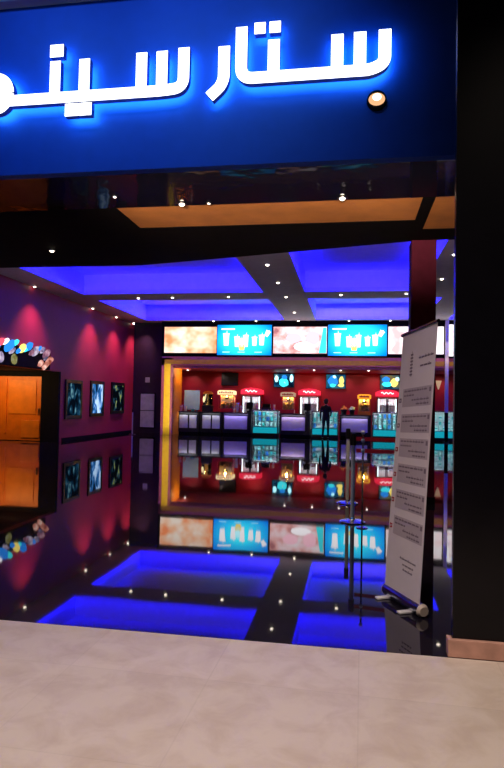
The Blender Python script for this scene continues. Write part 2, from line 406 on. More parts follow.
for (x, zt) in ((.04, 4.485), (-.14, 4.48), (-.655, 4.478)): ribbon(mb, [(x, zt), (x, 4.16)], W)
mb.build('letter', sg)
for xs in ((-.82, -.725), (-.695, -.60)): ribbon(mb := MB(), [((xs[0] + xs[1]) / 2, 4.63), ((xs[0] + xs[1]) / 2, 4.535)], .093); mb.build('letter_dot', sg)
mb = MB(); ribbon(mb, [(-1.07, 4.455), (-1.07, 4.14), (-1.19, 4.035)], W, .12); mb.build('letter', sg)
mb = MB()
ribbon(mb, [(-1.415, 4.47), (-1.415, 4.13), (-1.6, 4.115), (-3.0, 4.115)], W, .11)
for (x, zt) in ((-1.605, 4.455), (-1.785, 4.455), (-2.30, 4.44), (-2.57, 4.44)): ribbon(mb, [(x, zt), (x, 4.10)], W)
# meem loop and the final alef
cx, cz = -3.12, 4.185; ring = [(cx + .095 * math.cos(t), cz + .115 * math.sin(t)) for t in [2 * PI * k / 24 for k in range(25)]]
ribbon(mb, ring, .14, .01)
ribbon(mb, [(-3.1, 4.115), (-3.42, 4.115), (-3.42, 4.6)], W, .10)
mb.build('letter', sg)
mb = MB(); ribbon(mb, [(-2.56, 4.585), (-2.56, 4.475)], .125); mb.build('letter_dot', sg)
for x in (-2.41, -2.285): mb = MB(); ribbon(mb, [(x, 4.055), (x, 3.945)], .118); mb.build('letter_dot', sg)
for x in (-3.2, -2.05, -1.0): spot('fascia_fill', (x, 2.6, 5.6), (x, 4.9, 4.35), 105, (.10, .40, 1.0), 1.15, 1.0, .2)  # blue fill spots added to brighten the fascia, no fixtures behind them

# ------------------------------------------------------------------ downlights
def make_down(loc, label, group, r=.06, bulb='e_bulb'):
    t = thing('downlight', label, 'downlight', loc, group)
    x, y, z = loc
    MB().lathe((x, y, z), [(r * 1.5, 0), (r * 1.5, -.012), (r * 1.05, -.02), (r, -.006), (r, 0)], M['steel']).build('trim_ring', t, smooth=True)
    MB().ell((x, y, z - .008), (r * .95, r * .95, r * .85), M[bulb], 12, 6).build('bulb', t, smooth=True)
    return t
d0 = None
wall_l = [((-10.0, 17.7, CZ), 'ceiling spotlight above the magenta wall, nearest the orange door'), ((-10.0, 22.1, CZ), 'ceiling spotlight above the middle framed movie poster'),
          ((-10.0, 24.5, CZ), 'ceiling spotlight above the third framed movie poster'), ((-10.0, 26.6, CZ), 'ceiling spotlight in the dark back corner of the magenta wall')]
d0 = make_down(*wall_l[0], 'spotlights along the magenta wall', .05)
for p, l in wall_l[1:]: dup(d0, p, l)
for p, l in wall_l:
    spot('wall_wash', (p[0] + .75, p[1], p[2] - .08), (-10.15, p[1], 2.4), 200, (1.0, .50, .60), 1.5, 1.0)
for p, l in [((-2.16, 15.3, CZ), 'first ceiling spotlight along the grey central beam, nearest the bulkhead'), ((-2.16, 17.6, CZ), 'second ceiling spotlight along the grey central beam'),
             ((-2.17, 20.0, CZ), 'third ceiling spotlight, where the grey beams cross'), ((-2.2, 23.4, CZ), 'fourth ceiling spotlight along the grey central beam, nearest the menus')]:
    dup(d0, p, l, 'spotlights along the central beam')
for p, l in [((-7.35, 19.95, CZ), 'leftmost ceiling spotlight on the cross beam between blue coffers'), ((-6.1, 19.9, CZ), 'second ceiling spotlight from the left on the cross beam'),
             ((-4.12, 19.85, CZ), 'third ceiling spotlight on the cross beam, just left of the central beam'), ((-.34, 19.7, CZ), 'ceiling spotlight on the cross beam right of the central beam'),
             ((1.73, 19.6, CZ), 'ceiling spotlight on the cross beam beside the maroon column')]:
    dup(d0, p, l, 'spotlights on the cross beam')
for p, l in [((2.38, 14.6, CZ), 'ceiling spotlight beside the black entrance wall, on the right grey beam'), ((2.5, 17.4, CZ), 'ceiling spotlight on the right grey beam just past the maroon column')]:
    dup(d0, p, l, 'spotlights on the right beam')
lab = ['above the cream menu screen', 'above the left blue drinks menu', 'above the pink food menu', 'above the right blue drinks menu', 'above the white menu by the banner']
for x, l in zip((-6.0, -4.1, -2.25, -.09, 1.63), lab):
    dup(d0, (x, 25.8, CZ), 'small ceiling spotlight ' + l, 'spotlights in front of the menus')
d1 = make_down((-2.21, 7.53, EZ), 'warm downlight at the left of the orange ceiling recess', 'downlights of the entrance ceiling', .040)
dup(d1, (-.13, 7.53, EZ), 'warm downlight at the right of the orange ceiling recess'); dup(d1, (-5.17, 9.69, EZ), 'downlight in the black soffit at far left')
d2 = make_down((-2.99, 7.17, EZ), 'tiny downlight in the mirror ceiling left of the orange recess', 'downlights of the entrance ceiling', .022)
dup(d2, (-1.85, 7.54, EZ), 'tiny downlight just right of the left warm downlight')
for x in (-2.21, -.13): spot('entrance_spot', (x, 7.53, EZ - .07), (x + .1, 7.7, 0), 240, (1, .75, .5), 1.3)
spot('soffit_spot', (-5.17, 9.69, EZ - .07), (-5.17, 9.69, 0), 25, (1, .85, .7), 1.3)
# fascia lamp
t = thing('round_wall_lamp', 'round warm lamp set in the blue fascia below the white letters', 'lamp', (.18, 4.9, 3.97))
MB().cyl((.18, 4.9, 3.97), (.18, 4.865, 3.97), .080, M['matte_black'], .076, 28).build('rim', t, smooth=False)
MB().ell((.18, 4.866, 3.97), (.066, .035, .052), emi('lamp_amber', (1.0, .50, .24), 1.1), 24, 10).build('reflector', t, smooth=True)
MB().ell((.18, 4.852, 3.974), (.040, .035, .034), emi('lamp_core', (1.0, .85, .66), 3.0), 18, 8).build('bulb', t, smooth=True)
# unseen warm area lights added behind the fascia to brighten the orange panels
area('recess_fill', (-1.1, 5.12, 3.62), (4.4, .06), (PI / 2 + .15, 0, 0), 36, (1.0, .70, .46), spread=.55)
area('recess_fill', (2.4, 5.12, 3.62), (2.4, .06), (PI / 2 + .15, 0, 0), 9, (1.0, .70, .46), spread=.55)

# ------------------------------------------------------------------ left wall: orange door, lit collage, posters
dr = thing('door_1', 'orange wooden door glowing in the alcove at far left', 'door', (-11.6, 19.8, 0))
dr['kind'] = 'structure'
MB().box(-13.6, 19.74, .02, -10.74, 19.79, 2.30, M['orangewood']).build('door_panel', dr)
mb = MB(); mb.box(-12.15, 19.71, .25, -12.08, 19.74, 2.2, M['orangewood']); mb.box(-12.0, 19.715, .95, -10.95, 19.74, 2.15, M['orangewood2']); mb.box(-11.5, 19.705, .12, -10.80, 19.74, .74, M['orangewood2'])
mb.build('raised_panel', dr, bev=.008)
mb = MB(); mb.box(-10.74, 19.66, 0, -10.08, 19.795, 2.465, M['matte_black']); mb.box(-13.6, 19.66, 2.29, -10.74, 19.795, 2.465, M['matte_black']); mb.build('door_frame', dr, bev=.006)
MB().box(-10.84, 19.64, .92, -10.81, 19.74, 1.16, M['steel']).build('handle', dr, bev=.006)
area('alcove_light', (-11.9, 18.2, 2.42), (2.4, .4), (.95, 0, 0), 62, (1.0, .60, .22))
# lit collage over the opening
cs = thing('illuminated_collage_sign', 'colourful illuminated collage sign on the wall above the orange door', 'sign', (-10.1, 17.0, 2.48))
MB().box(-10.1, 13.5, 2.48, -10.02, 18.9, 3.12, M['matte_black']).build('backing_board', cs, bev=.01)
spec = [(15.55, 3.08, .35, .13, 'e_pinkart'), (15.95, 3.13, .22, .10, 'e_redart'), (16.42, 3.06, .32, .15, 'e_blueart'), (16.72, 3.18, .22, .08, 'e_tealart'), (17.12, 3.05, .24, .12, 'e_yellowart'),
        (17.5, 3.14, .26, .12, 'e_blueart'), (17.9, 3.03, .30, .13, 'lav'), (18.35, 3.10, .20, .09, 'lav'), (18.62, 3.0, .28, .12, 'e_dim2'), (15.95, 2.68, .20, .16, 'lav'), (16.68, 2.68, .17, .16, 'olive'),
        (18.25, 2.66, .20, .10, 'salmon'), (15.2, 3.1, .3, .13, 'e_tealart'), (15.3, 2.7, .2, .15, 'e_blueart'), (14.6, 3.08, .32, .14, 'e_pinkart'), (17.3, 3.02, .12, .06, 'e_tealart'), (15.75, 2.95, .2, .09, 'e_blueart'), (16.2, 3.17, .2, .07, 'e_whitesoft'), (16.55, 2.93, .2, .08, 'lav'), (16.9, 2.95, .16, .07, 'e_blueart'), (17.7, 2.98, .22, .08, 'e_dim2'), (18.1, 3.12, .2, .07, 'e_blueart'), (18.55, 2.86, .14, .08, 'lav')]
xm = dict(lav=picture('lavender_patch', [(.35, (.10, .08, .16)), (.5, (.40, .32, .52)), (.65, (.75, .65, .8))], 5, .9), e_dim2=picture('rose_patch', [(.35, (.25, .10, .16)), (.55, (.60, .28, .40)), (.7, (.8, .5, .6))], 5, .8),
          olive=picture('olive_patch', [(.4, (.03, .03, .02)), (.55, (.30, .28, .08)), (.7, (.4, .4, .3))], 5, .8), salmon=picture('salmon_patch', [(.35, (.30, .06, .04)), (.55, (.85, .35, .28)), (.7, (1, .75, .65))], 4, 1.0))
mb = MB()
for (y, z, ry, rz_, m) in spec:
    ax = Matrix.Rotation(.45, 3, 'X')
    mb.ell((-10.02, y, z), (.05, ry, rz_), xm.get(m) or M[m], 16, 8, .08, ax)
mb.build('picture_patch', cs, smooth=True)
MB().cyl((-9.98, 18.35, 2.50), (-9.98, 18.85, 2.85), .07, xm['salmon'], .10).build('tilted_lantern', cs)
for i, (y0, y1, zt, zb, m, l) in enumerate([(20.15, 21.5, 2.22, .78, 'post_a', 'lit movie poster in black frame on the magenta wall, nearest the orange door'),
                                     (22.25, 23.55, 2.26, .84, 'post_b', 'bright blue and white movie poster in the middle of the magenta wall'),
                                     (24.35, 25.8, 2.28, .92, 'post_c', 'dark movie poster with a yellow patch, nearest the back corner')]):
    t = thing('framed_poster', l, 'poster', (-10.1, (y0 + y1) / 2, zb), 'movie posters on the magenta wall')
    mb = MB(); f = .13
    mb.box(-10.1, y0, zb, -10.04, y0 + f, zt, bk); mb.box(-10.1, y1 - f, zb, -10.04, y1, zt, bk); mb.box(-10.1, y0 + f, zb, -10.04, y1 - f, zb + f, bk); mb.box(-10.1, y0 + f, zt - f, -10.04, y1 - f, zt, bk)
    mb.build('frame', t, bev=.008)
    MB().box(-10.1, y0 + f, zb + f, -10.06, y1 - f, zt - f, P[m]).build('picture', t, loc=(-10.1, (y0 + y1) / 2, (zt + zb) / 2))
t = thing('notice_board', 'tall grey notice board on the dark corner wall', 'notice board', (-9.35, 27.0, .22))
MB().box(-9.73, 26.95, .22, -8.98, 27.0, 1.87, M['matte_black']).build('frame', t, bev=.006)
mb = MB(); mb.box(-9.69, 26.94, 1.06, -9.02, 26.95, 1.83, M['greyposter']); mb.box(-9.69, 26.94, .27, -9.02, 26.95, 1.03, M['greyposter']); mb.build('paper_sheet', t)
t = MB().box(-9.50, 26.97, 2.36, -9.28, 27.0, 2.60, M['greyposter']).build('small_wall_sign', bev=.01)
tag(t, 'small square grey sign high above the notice board', 'sign')
spot('notice_light', (-9.35, 26.2, 5.0), (-9.35, 26.97, 1.0), 26, (.85, .80, 1.0), .36)

# ------------------------------------------------------------------ menus over the counters
def cup(mb, x, z, h, w, y0, m='e_whitesoft', tilt=0.0, lid=True):
    pts = [(-w * .38, 0), (w * .38, 0), (w * .5, h), (w * .58, h), (w * .58, h * 1.07), (w * .14, h * 1.12), (w * .14, h * 1.3), (w * .06, h * 1.3), (w * .06, h * 1.12), (-w * .58, h * 1.07), (-w * .58, h), (-w * .5, h)]
    if not lid: pts = [(-w * .4, 0), (w * .4, 0), (w * .55, h), (w * .3, h * 1.12), (0, h * 1.05), (-w * .3, h * 1.14), (-w * .55, h)]
    c, s = math.cos(tilt), math.sin(tilt)
    mb.prism_xz([(x + px * c - pz * s, z + px * s + pz * c) for px, pz in pts], y0 - .006, y0, M[m])
def menu(x0, x1, z0, z1, y, name, label, mat, art=None):
    t = thing(name, label, 'menu screen', ((x0 + x1) / 2, y, z0), 'lit menus above the counters')
    MB().box(x0, y, z0, x1, 26.015, z1, bk).build('housing', t, bev=.006)
    mb = MB(); mb.box(x0 + .02, y - .006, z0 + .02, x1 - .02, y, z1 - .02, mat)
    if art: art(mb, y - .006)
    mb.build('screen', t, loc=((x0 + x1) / 2, y, (z0 + z1) / 2))
    return t
menu(-8.30, -5.86, 3.66, 4.86, 25.95, 'menu_screen', 'cream and orange lit food menu above the yellow portal post', P['cream'])
def art_blue(x0):
    def f(mb, y):
        mb.prism_xz([(x0 + .2, 4.70), (x0 + .8, 4.70), (x0 + .8, 4.76), (x0 + .2, 4.76)], y - .006, y, M['e_whitesoft'])
        cup(mb, x0 + .42, 4.0, .50, .26, y)
        for dx, h in ((.90, .42), (1.10, .36), (1.30, .48)): cup(mb, x0 + dx, 3.95, h, .22, y, 'e_paleart' if dx == 1.1 else 'e_whitesoft')
        cup(mb, x0 + 1.12, 3.80, .22, .26, y, 'e_yellowart', lid=False)
        cup(mb, x0 + 1.68, 4.0, .36, .22, y); cup(mb, x0 + 2.0, 4.02, .42, .24, y); cup(mb, x0 + 2.18, 4.42, .24, .20, y, tilt=-.5)
        for dx in (.42, 1.1, 1.85): mb.prism_xz([(x0 + dx - .16, 3.70), (x0 + dx + .16, 3.70), (x0 + dx + .16, 3.73), (x0 + dx - .16, 3.73)], y - .006, y, M['e_paleart'])
    return f
bluem = radial('menu_blue_picture', (.03, .80, 1.0), (.0, .17, .75), 2.2, (1.5, .95))
menu(-5.84, -3.39, 3.57, 4.93, 25.85, 'menu_screen', 'left blue menu screen with white drink cups', bluem, art_blue(-5.84))
def art_pink(mb, y):
    mb.ell((-2.45, y, 4.35), (.34, .006, .22), M['e_pinkart'], 16, 6); mb.ell((-2.0, y, 3.98), (.45, .006, .20), M['e_whitesoft'], 16, 6)
    mb.ell((-1.62, y, 4.35), (.28, .006, .30), M['e_pinkart'], 16, 6)
    mb.prism_xz([(-1.36, 3.70), (-1.04, 3.70), (-1.04, 4.80), (-1.18, 4.80)], y - .006, y, M['e_tealart'])
menu(-3.36, -1.0, 3.66, 4.86, 25.95, 'menu_screen', 'pink and white lit food menu between the two blue menus', P['pink'], art_pink)
menu(-.98, 1.52, 3.57, 4.93, 25.85, 'menu_screen', 'right blue menu screen with white cups, beside the banner top', bluem, art_blue(-.98))
menu(1.55, 3.85, 3.66, 4.86, 25.95, 'menu_screen', 'white lit food menu partly hidden by the banner and column', P['white'])
def art_mix(mb, y):
    mb.prism_xz([(3.95, 3.6), (4.15, 4.9), (3.88, 4.9), (3.88, 3.6)], y - .006, y, M['e_whitesoft'])
    for z in (4.1, 4.3, 4.5): mb.prism_xz([(4.3, z), (4.75, z + .03), (4.75, z + .12), (4.3, z + .09)], y - .006, y, M['e_redart'])
    mb.prism_xz([(4.2, 4.66), (4.9, 4.66), (4.9, 4.84), (4.2, 4.84)], y - .006, y, M['e_paleart']); mb.prism_xz([(4.25, 3.62), (4.9, 3.62), (4.9, 3.95), (4.25, 3.95)], y - .006, y, M['e_blueart'])
menu(3.88, 6.3, 3.57, 4.93, 25.85, 'menu_screen', 'mixed pink and blue menu next to the black entrance wall', P['mixed'], art_mix)
t = MB().box(3.86, 25.70, 1.25, 4.0, 25.80, 5.08, M['paleplastic']).build('slim_pilaster', bev=.01)
# (a slim pale post stands between the banner and the black wall)
MBp = MB().box(3.82, 25.66, 0, 4.04, 25.84, .05, M['steel']).box(3.86, 25.70, .05, 4.0, 25.80, 1.25, M['matte_black'])
o = MBp.build('base', t); tag(t, 'slim pale post in front of the mixed menu, right of the banner', 'post')

spot('pilaster_fill', (3.93, 24.9, 5.0), (3.93, 25.7, 3.6), 60, (1, .80, .84), .55)  # unseen spot added to brighten the pale post

# ------------------------------------------------------------------ red wall fittings: TVs and counter spots
def tv(x0, x1, z0, z1, label, mat, art=()):
    t = thing('wall_tv', label, 'television', ((x0 + x1) / 2, 29.5, z0), 'televisions on the red back wall')
    MB().box(x0, 29.36, z0, x1, 29.42, z1, bk).build('housing', t, bev=.01)
    MB().box((x0 + x1) / 2 - .15, 29.42, (z0 + z1) / 2 - .12, (x0 + x1) / 2 + .15, 29.5, (z0 + z1) / 2 + .12, M['steel']).build('bracket', t)
    mb = MB().box(x0 + .035, 29.353, z0 + .035, x1 - .035, 29.36, z1 - .035, mat)
    for (u, v, a, c, m) in art: mb.ell((x0 + u * (x1 - x0), 29.352, z0 + v * (z1 - z0)), (a, .004, c), M[m], 14, 6, .12)
    mb.build('screen', t, loc=((x0 + x1) / 2, 29.36, (z0 + z1) / 2))
tv(-6.36, -5.52, 2.34, 2.98, 'switched-off black television above the cream-topped popcorn machine', M['black'])
tv(-3.74, -2.70, 2.28, 2.98, 'television with a blue picture over the gap between red fridges', P['tv'], [(.15, .62, .10, .16, 'e_paleart'), (.5, .36, .24, .20, 'e_tealart'), (.5, .32, .11, .10, 'e_yellowart'), (.52, .72, .14, .11, 'e_blueart'), (.86, .66, .09, .18, 'e_paleart')])
tv(-1.18, -.20, 2.25, 2.98, 'television with a blue and yellow picture above the standing person', P['tv2'], [(.36, .55, .24, .24, 'e_blueart'), (.42, .78, .10, .09, 'e_paleart'), (.36, .26, .15, .10, 'e_tealart'), (.78, .56, .11, .20, 'e_yellowart'), (.76, .25, .15, .08, 'e_yellowart')])
tv(1.40, 2.35, 2.25, 2.98, 'television with a gold picture left of the banner', P['tv3'], [(.3, .66, .18, .14, 'e_blueart'), (.35, .36, .24, .12, 'e_tealart'), (.7, .46, .18, .20, 'e_yellowart'), (.85, .7, .10, .10, 'e_paleart')])
t = thing('pennant_sign', 'small pale pointed sign on the red wall right of the banner', 'sign', (4.1, 29.4, 2.3))
MB().prism_xz([(3.97, 2.72), (4.27, 2.72), (4.24, 2.62), (4.14, 2.30), (4.10, 2.30), (4.0, 2.62)], 29.40, 29.44, M['cream']).build('panel', t)
MB().cyl((4.12, 29.44, 2.6), (4.12, 29.5, 2.6), .02, M['steel']).build('bracket', t)
RZ = 3.02
dl = ['over the frosted teal board', 'left of the blue-picture television', 'above the second red fridge', 'just left of the banner side television', 'above the yellow-glowing popcorn machine']
dc = make_down((-7.6, 27.5, RZ), 'small counter ceiling spotlight ' + dl[0], 'spotlights under the counter soffit', .05, 'e_bulb_pink')
for x, l in zip((-2.78, -1.58, -.42, .78), (dl[1], dl[2], 'above the standing person', dl[4])): dup(dc, (x, 26.5, RZ), 'small counter ceiling spotlight ' + l)
for x in (-7.9, -6.4, -4.6, -2.9, -1.6, -.3, 1.1, 2.6, 4.2): spot('red_wall_wash', (x, 28.7, 2.97), (x, 29.5, 1.9), 17, (1, .70, .62), 1.7, .9)
for x in (-7.5, -5.5, -3.5, -1.5, .5, 2.5, 4.5): spot('counter_wash', (x, 26.6, 2.97), (x, 27.3, 1.0), 12, (1, .85, .78), 1.6, .9)
# yellow portal wash
area('portal_wash', (-1.5, 25.5, 3.56), (13, .05), (PI / 2 - .9, 0, 0), 10, (1.0, .62, .30), spread=2.2)
area('portal_wash', (-8.1, 25.6, 1.7), (.1, 3.0), (PI / 2, 0, 0), 9, (1.0, .85, .45))
area('portal_wash', (-7.3, 26.9, 2.9), (.2, .8), (0, 1.1, 0), 10, (1.0, .7, .35))

# ------------------------------------------------------------------ serving counters
def counter(x0, x1, label, panels, pm, led, power, gap=.06):
    t = thing('serving_counter', label, 'counter', ((x0 + x1) / 2, 27.35, 0), 'black serving counters')
    MB().box(x0, 27.06, .1, x1, 27.7, 1.0, bk).build('body', t, bev=.008)
    MB().box(x0 + .03, 27.12, 0, x1 - .03, 27.66, .1, M['matte_black']).build('plinth', t)
    MB().box(x0 - .02, 26.98, 1.0, x1 + .02, 27.72, 1.05, bk).build('worktop', t, bev=.008)
    for (a, b_) in panels: MB().box(a, 27.03, .28, b_, 27.06, .88, M[pm]).build('front_panel', t, bev=.008)
    a, b_ = panels[0][0], panels[-1][1]
    area('counter_led', ((a + b_) / 2, 26.93, .97), (b_ - a, .05), (.42, 0, 0), power * (b_ - a), led)
    return t
counter(-7.98, -6.88, 'black counter with two grey front panels beside the yellow post', [(-7.82, -7.42), (-7.34, -7.0)], 'lightgrey', (.95, .95, 1.0), 2.0)
counter(-6.83, -5.82, 'black counter with two grey front panels below the round warmer', [(-6.72, -6.33), (-6.26, -5.90)], 'lightgrey', (.95, .95, 1.0), 2.0)
counter(-5.77, -4.44, 'black counter with a wide violet-lit front panel', [(-5.68, -4.62)], 'mauve', (.50, .42, 1.0), 3.6)
counter(-3.14, -1.76, 'black counter with a wide mauve front panel between glass cases', [(-3.04, -1.98)], 'mauve', (.85, .68, .90), 3.2)
counter(-.44, .93, 'black counter with a wide lilac front panel under the snack trays', [(-.36, .78)], 'mauve', (.70, .62, .95), 2.6)
counter(2.14, 3.36, 'black counter with a mauve panel mostly hidden by the banner', [(2.2, 3.2)], 'mauve', (.8, .66, .92), 2.2)

# glass display cases and the packets in them
packs = [M['whitewrap'], M['teal'], M['bluewrap'], M['whitewrap'], M['pinkwrap'], M['teal']]
def make_pack(kind):
    mb = MB()
    if kind == 0: mb.box(-.055, -.04, 0, .055, .04, .17, packs[0]).box(-.056, -.041, .05, .056, .041, .11, packs[1])
    elif kind == 1: mb.prism_xz([(-.06, .01), (-.05, 0), (.05, 0), (.06, .01), (.05, .09), (.06, .18), (-.06, .18), (-.05, .09)], -.03, .03, packs[1])
    elif kind == 2: mb.prism_xz([(-.06, .01), (-.05, 0), (.05, 0), (.06, .01), (.05, .09), (.06, .18), (-.06, .18), (-.05, .09)], -.03, .03, packs[2])
    elif kind == 3: mb.lathe((0, 0, 0), [(.045, 0), (.055, .15), (.058, .15), (.058, .17)], packs[3], 14)
    elif kind == 4: mb.box(-.06, -.035, 0, .06, .035, .13, packs[4]).box(-.061, -.036, .03, .061, .036, .07, packs[0])
    else: mb.lathe((0, 0, 0), [(.05, 0), (.05, .10), (.042, .12), (.042, .14)], packs[5], 14)
    return mb
pack_proto = {}
pack_names = ['snack_box', 'snack_bag', 'crisp_bag', 'paper_tub', 'candy_box', 'candy_jar']
pack_desc = ['white snack box with a teal band', 'teal snack bag', 'blue crisp bag', 'white paper tub', 'pink and white candy box', 'teal candy jar']
def case(x0, x1, label, where, z1=1.2):
    t = thing('display_case', label, 'display case', ((x0 + x1) / 2, 27.3, 0), 'aqua-lit glass display cases')
    MB().box(x0, 27.05, 0, x1, 27.65, .12, bk).build('plinth', t, bev=.006)
    MB().box(x0 + .03, 27.60, .12, x1 - .03, 27.64, z1 - .05, M['white']).build('back_panel', t)
    mb = MB()
    for x in (x0, x1 - .035):
        for y in (27.05, 27.615): mb.box(x, y, .12, x + .035, y + .035, z1 - .04, M['steel'])
    for (a, b_, c, d) in ((x0, 27.05, x1, 27.085), (x0, 27.615, x1, 27.65), (x0, 27.05, x0 + .035, 27.65), (x1 - .035, 27.05, x1, 27.65)): mb.box(a, b_, z1 - .065, c, d, z1 - .04, M['steel'])
    mb.build('frame', t)
    MB().box(x0, 27.05, z1 - .04, x1, 27.65, z1, M['steel']).build('top_panel', t, bev=.006)
    MB().box(x0 + .05, 27.09, .14, x1 - .05, 27.12, .40, M['e_cyan']).build('light_panel', t)
    for z in (.44, .68, .92): MB().box(x0 + .04, 27.12, z, x1 - .04, 27.60, z + .012, M['white']).build('shelf', t)
    MB().box(x0 + .05, 27.14, z1 - .07, x1 - .05, 27.17, z1 - .045, M['e_white']).build('light_tube_or_glint', t)
    MB().box(x0 + .036, 27.055, .13, x1 - .036, 27.061, z1 - .045, M['glass']).build('glass_pane', t)
    for z in (.66, .90, z1 - .075): area('case_light', ((x0 + x1) / 2, 27.11, z), (x1 - x0 - .1, .03), (.5, 0, 0), 1.5 * (x1 - x0), (.55, .98, 1.0))
    n = int((x1 - x0 - .2) / .15)
    for z in (.453, .693, .933):
        for k in range(n):
            kd = random.choice([0, 0, 1, 2, 3, 3, 4, 5])
            p = (x0 + .14 + k * (x1 - x0 - .28) / max(1, n - 1), 27.30 + random.uniform(-.03, .03), z)
            if kd not in pack_proto:
                o = make_pack(kd).build(pack_names[kd]); pack_proto[kd] = o
            else:
                o = pack_proto[kd].copy(); COL.objects.link(o)
            o.location = p; tag(o, pack_desc[kd] + ' in ' + where, 'snack', 'snacks in ' + where)
case(-4.40, -3.20, 'aqua-lit glass snack case below the blue-picture television', 'the case below the television')
case(-1.70, -.50, 'aqua-lit glass snack case behind the standing person', 'the case behind the person')
case(.99, 2.08, 'aqua-lit glass snack case just left of the banner', 'the case left of the banner')
case(3.42, 4.75, 'aqua-lit glass snack case between banner and black wall', 'the case right of the banner', 1.3)

# tills on the black counter ends
def till(x, label):
    t = thing('till', label, 'till', (x, 27.3, 1.05), 'tills on the counter ends')
    MB().box(x - .11, 27.2, 1.05, x + .11, 27.45, 1.13, bk).build('cash_drawer', t, bev=.008)
    MB().cyl((x, 27.34, 1.13), (x, 27.34, 1.26), .03, bk).build('stand', t)
    MB().quadbox((x - .15, 27.26, 1.22), (.30, 0, 0), (0, .10, .30), (0, .03, -.01), M['matte_black']).build('monitor', t, bev=.006)
    MB().quadbox((x - .06, 27.47, 1.13), (.12, 0, 0), (0, 0, .33), (0, .02, 0), M['matte_black']).build('customer_display', t)
till(-4.56, 'black till on the counter end left of the blue-television glass case'); till(-1.90, 'black till on the counter end in front of the second red fridge')

# fridges
bot = None
def fridge(x0, x1, label, where):
    t = thing('drinks_fridge', label, 'fridge', ((x0 + x1) / 2, 29.0, 0), 'red-topped drinks fridges')
    xm_ = (x0 + x1) / 2
    mb = MB(); r = M['redplastic']
    mb.box(x0, 29.30, 0, x1, 29.36, 1.92, r); mb.box(x0, 28.72, 0, x0 + .04, 29.30, 1.92, r); mb.box(x1 - .04, 28.72, 0, x1, 29.30, 1.92, r); mb.box(x0 + .04, 28.72, 0, x1 - .04, 29.30, .25, bk); mb.box(x0 + .04, 28.72, 1.86, x1 - .04, 29.30, 1.92, r)
    mb.box(x0 + .04, 29.28, .25, x1 - .04, 29.30, 1.86, M['white'])
    mb.build('body', t)
    MB().prism_xz([(x0 - .02, 1.92), (x1 + .02, 1.92), (x1 + .02, 2.12), (x1 - .18, 2.20), (xm_, 2.24), (x0 + .18, 2.20), (x0 - .02, 2.12)], 28.66, 29.30, M['e_red']).build('header_sign', t)
    mb = MB(); pts = []
    for k in range(24):
        u = k / 23; mb_x = x0 + .22 + u * (x1 - x0 - .44); pts.append((mb_x, 2.07 + .045 * math.sin(u * 19) * (1 - .3 * u)))
    for (a, b_) in zip(pts[:-1], pts[1:]): mb.cyl((a[0], 28.65, a[1]), (b_[0], 28.65, b_[1]), .026, M['e_redwhite'], n=8)
    mb.build('header_script', t)
    for (a, b_, hx) in ((x0 + .04, xm_ - .005, xm_ - .05), (xm_ + .005, x1 - .04, xm_ + .05)):
        mb = MB(); f = .045
        mb.box(a, 28.68, .26, a + f, 28.72, 1.85, bk); mb.box(b_ - f, 28.68, .26, b_, 28.72, 1.85, bk); mb.box(a + f, 28.68, .26, b_ - f, 28.72, .26 + f, bk); mb.box(a + f, 28.68, 1.85 - f, b_ - f, 28.72, 1.85, bk)
        d = mb.build('door', t)
        MB().box(a + f, 28.695, .26 + f, b_ - f, 28.70, 1.85 - f, M['glass']).build('glass_pane', d)
        MB().cyl((hx, 28.65, .95), (hx, 28.65, 1.3), .012, M['steel'], n=10).build('handle', d)
    for x in (x0 + .085, x1 - .125): MB().box(x, 28.735, .30, x + .05, 28.76, 1.84, M['e_white']).build('light_tube_or_glint', t)
    for z in (.9, 1.2, 1.5):
        MB().box(x0 + .05, 28.86, z, x1 - .05, 29.27, z + .012, M['white']).build('shelf', t)
    area('fridge_light', (xm_, 28.80, 1.84), (x1 - x0 - .2, .1), (0.25, 0, 0), 7, (.92, .95, 1.0))
    global bot
    for z in (.915, 1.215, 1.515):
        for k in range(6):
            x = x0 + .16 + k * (x1 - x0 - .32) / 5
            if bot is None:
                bot = MB().lathe((0, 0, 0), [(.033, 0), (.035, .02), (.035, .12), (.014, .18), (.014, .20), (.017, .20), (.017, .225)], M['bottlepale'], 12).build('drink_bottle', smooth=True); o = bot
            else: o = bot.copy(); COL.objects.link(o)
            o.location = (x, 28.98, z); tag(o, 'pale drink bottle on a shelf inside ' + where, 'bottle', 'bottles in ' + where)
fridge(-5.22, -4.22, 'red-topped drinks fridge beside the cream-topped popcorn machine', 'the fridge left of the blue-picture television')
fridge(-2.42, -1.42, 'red-topped drinks fridge left of the standing person', 'the fridge left of the standing person')
fridge(1.22, 2.22, 'red-topped drinks fridge next to the banner', 'the fridge next to the banner')

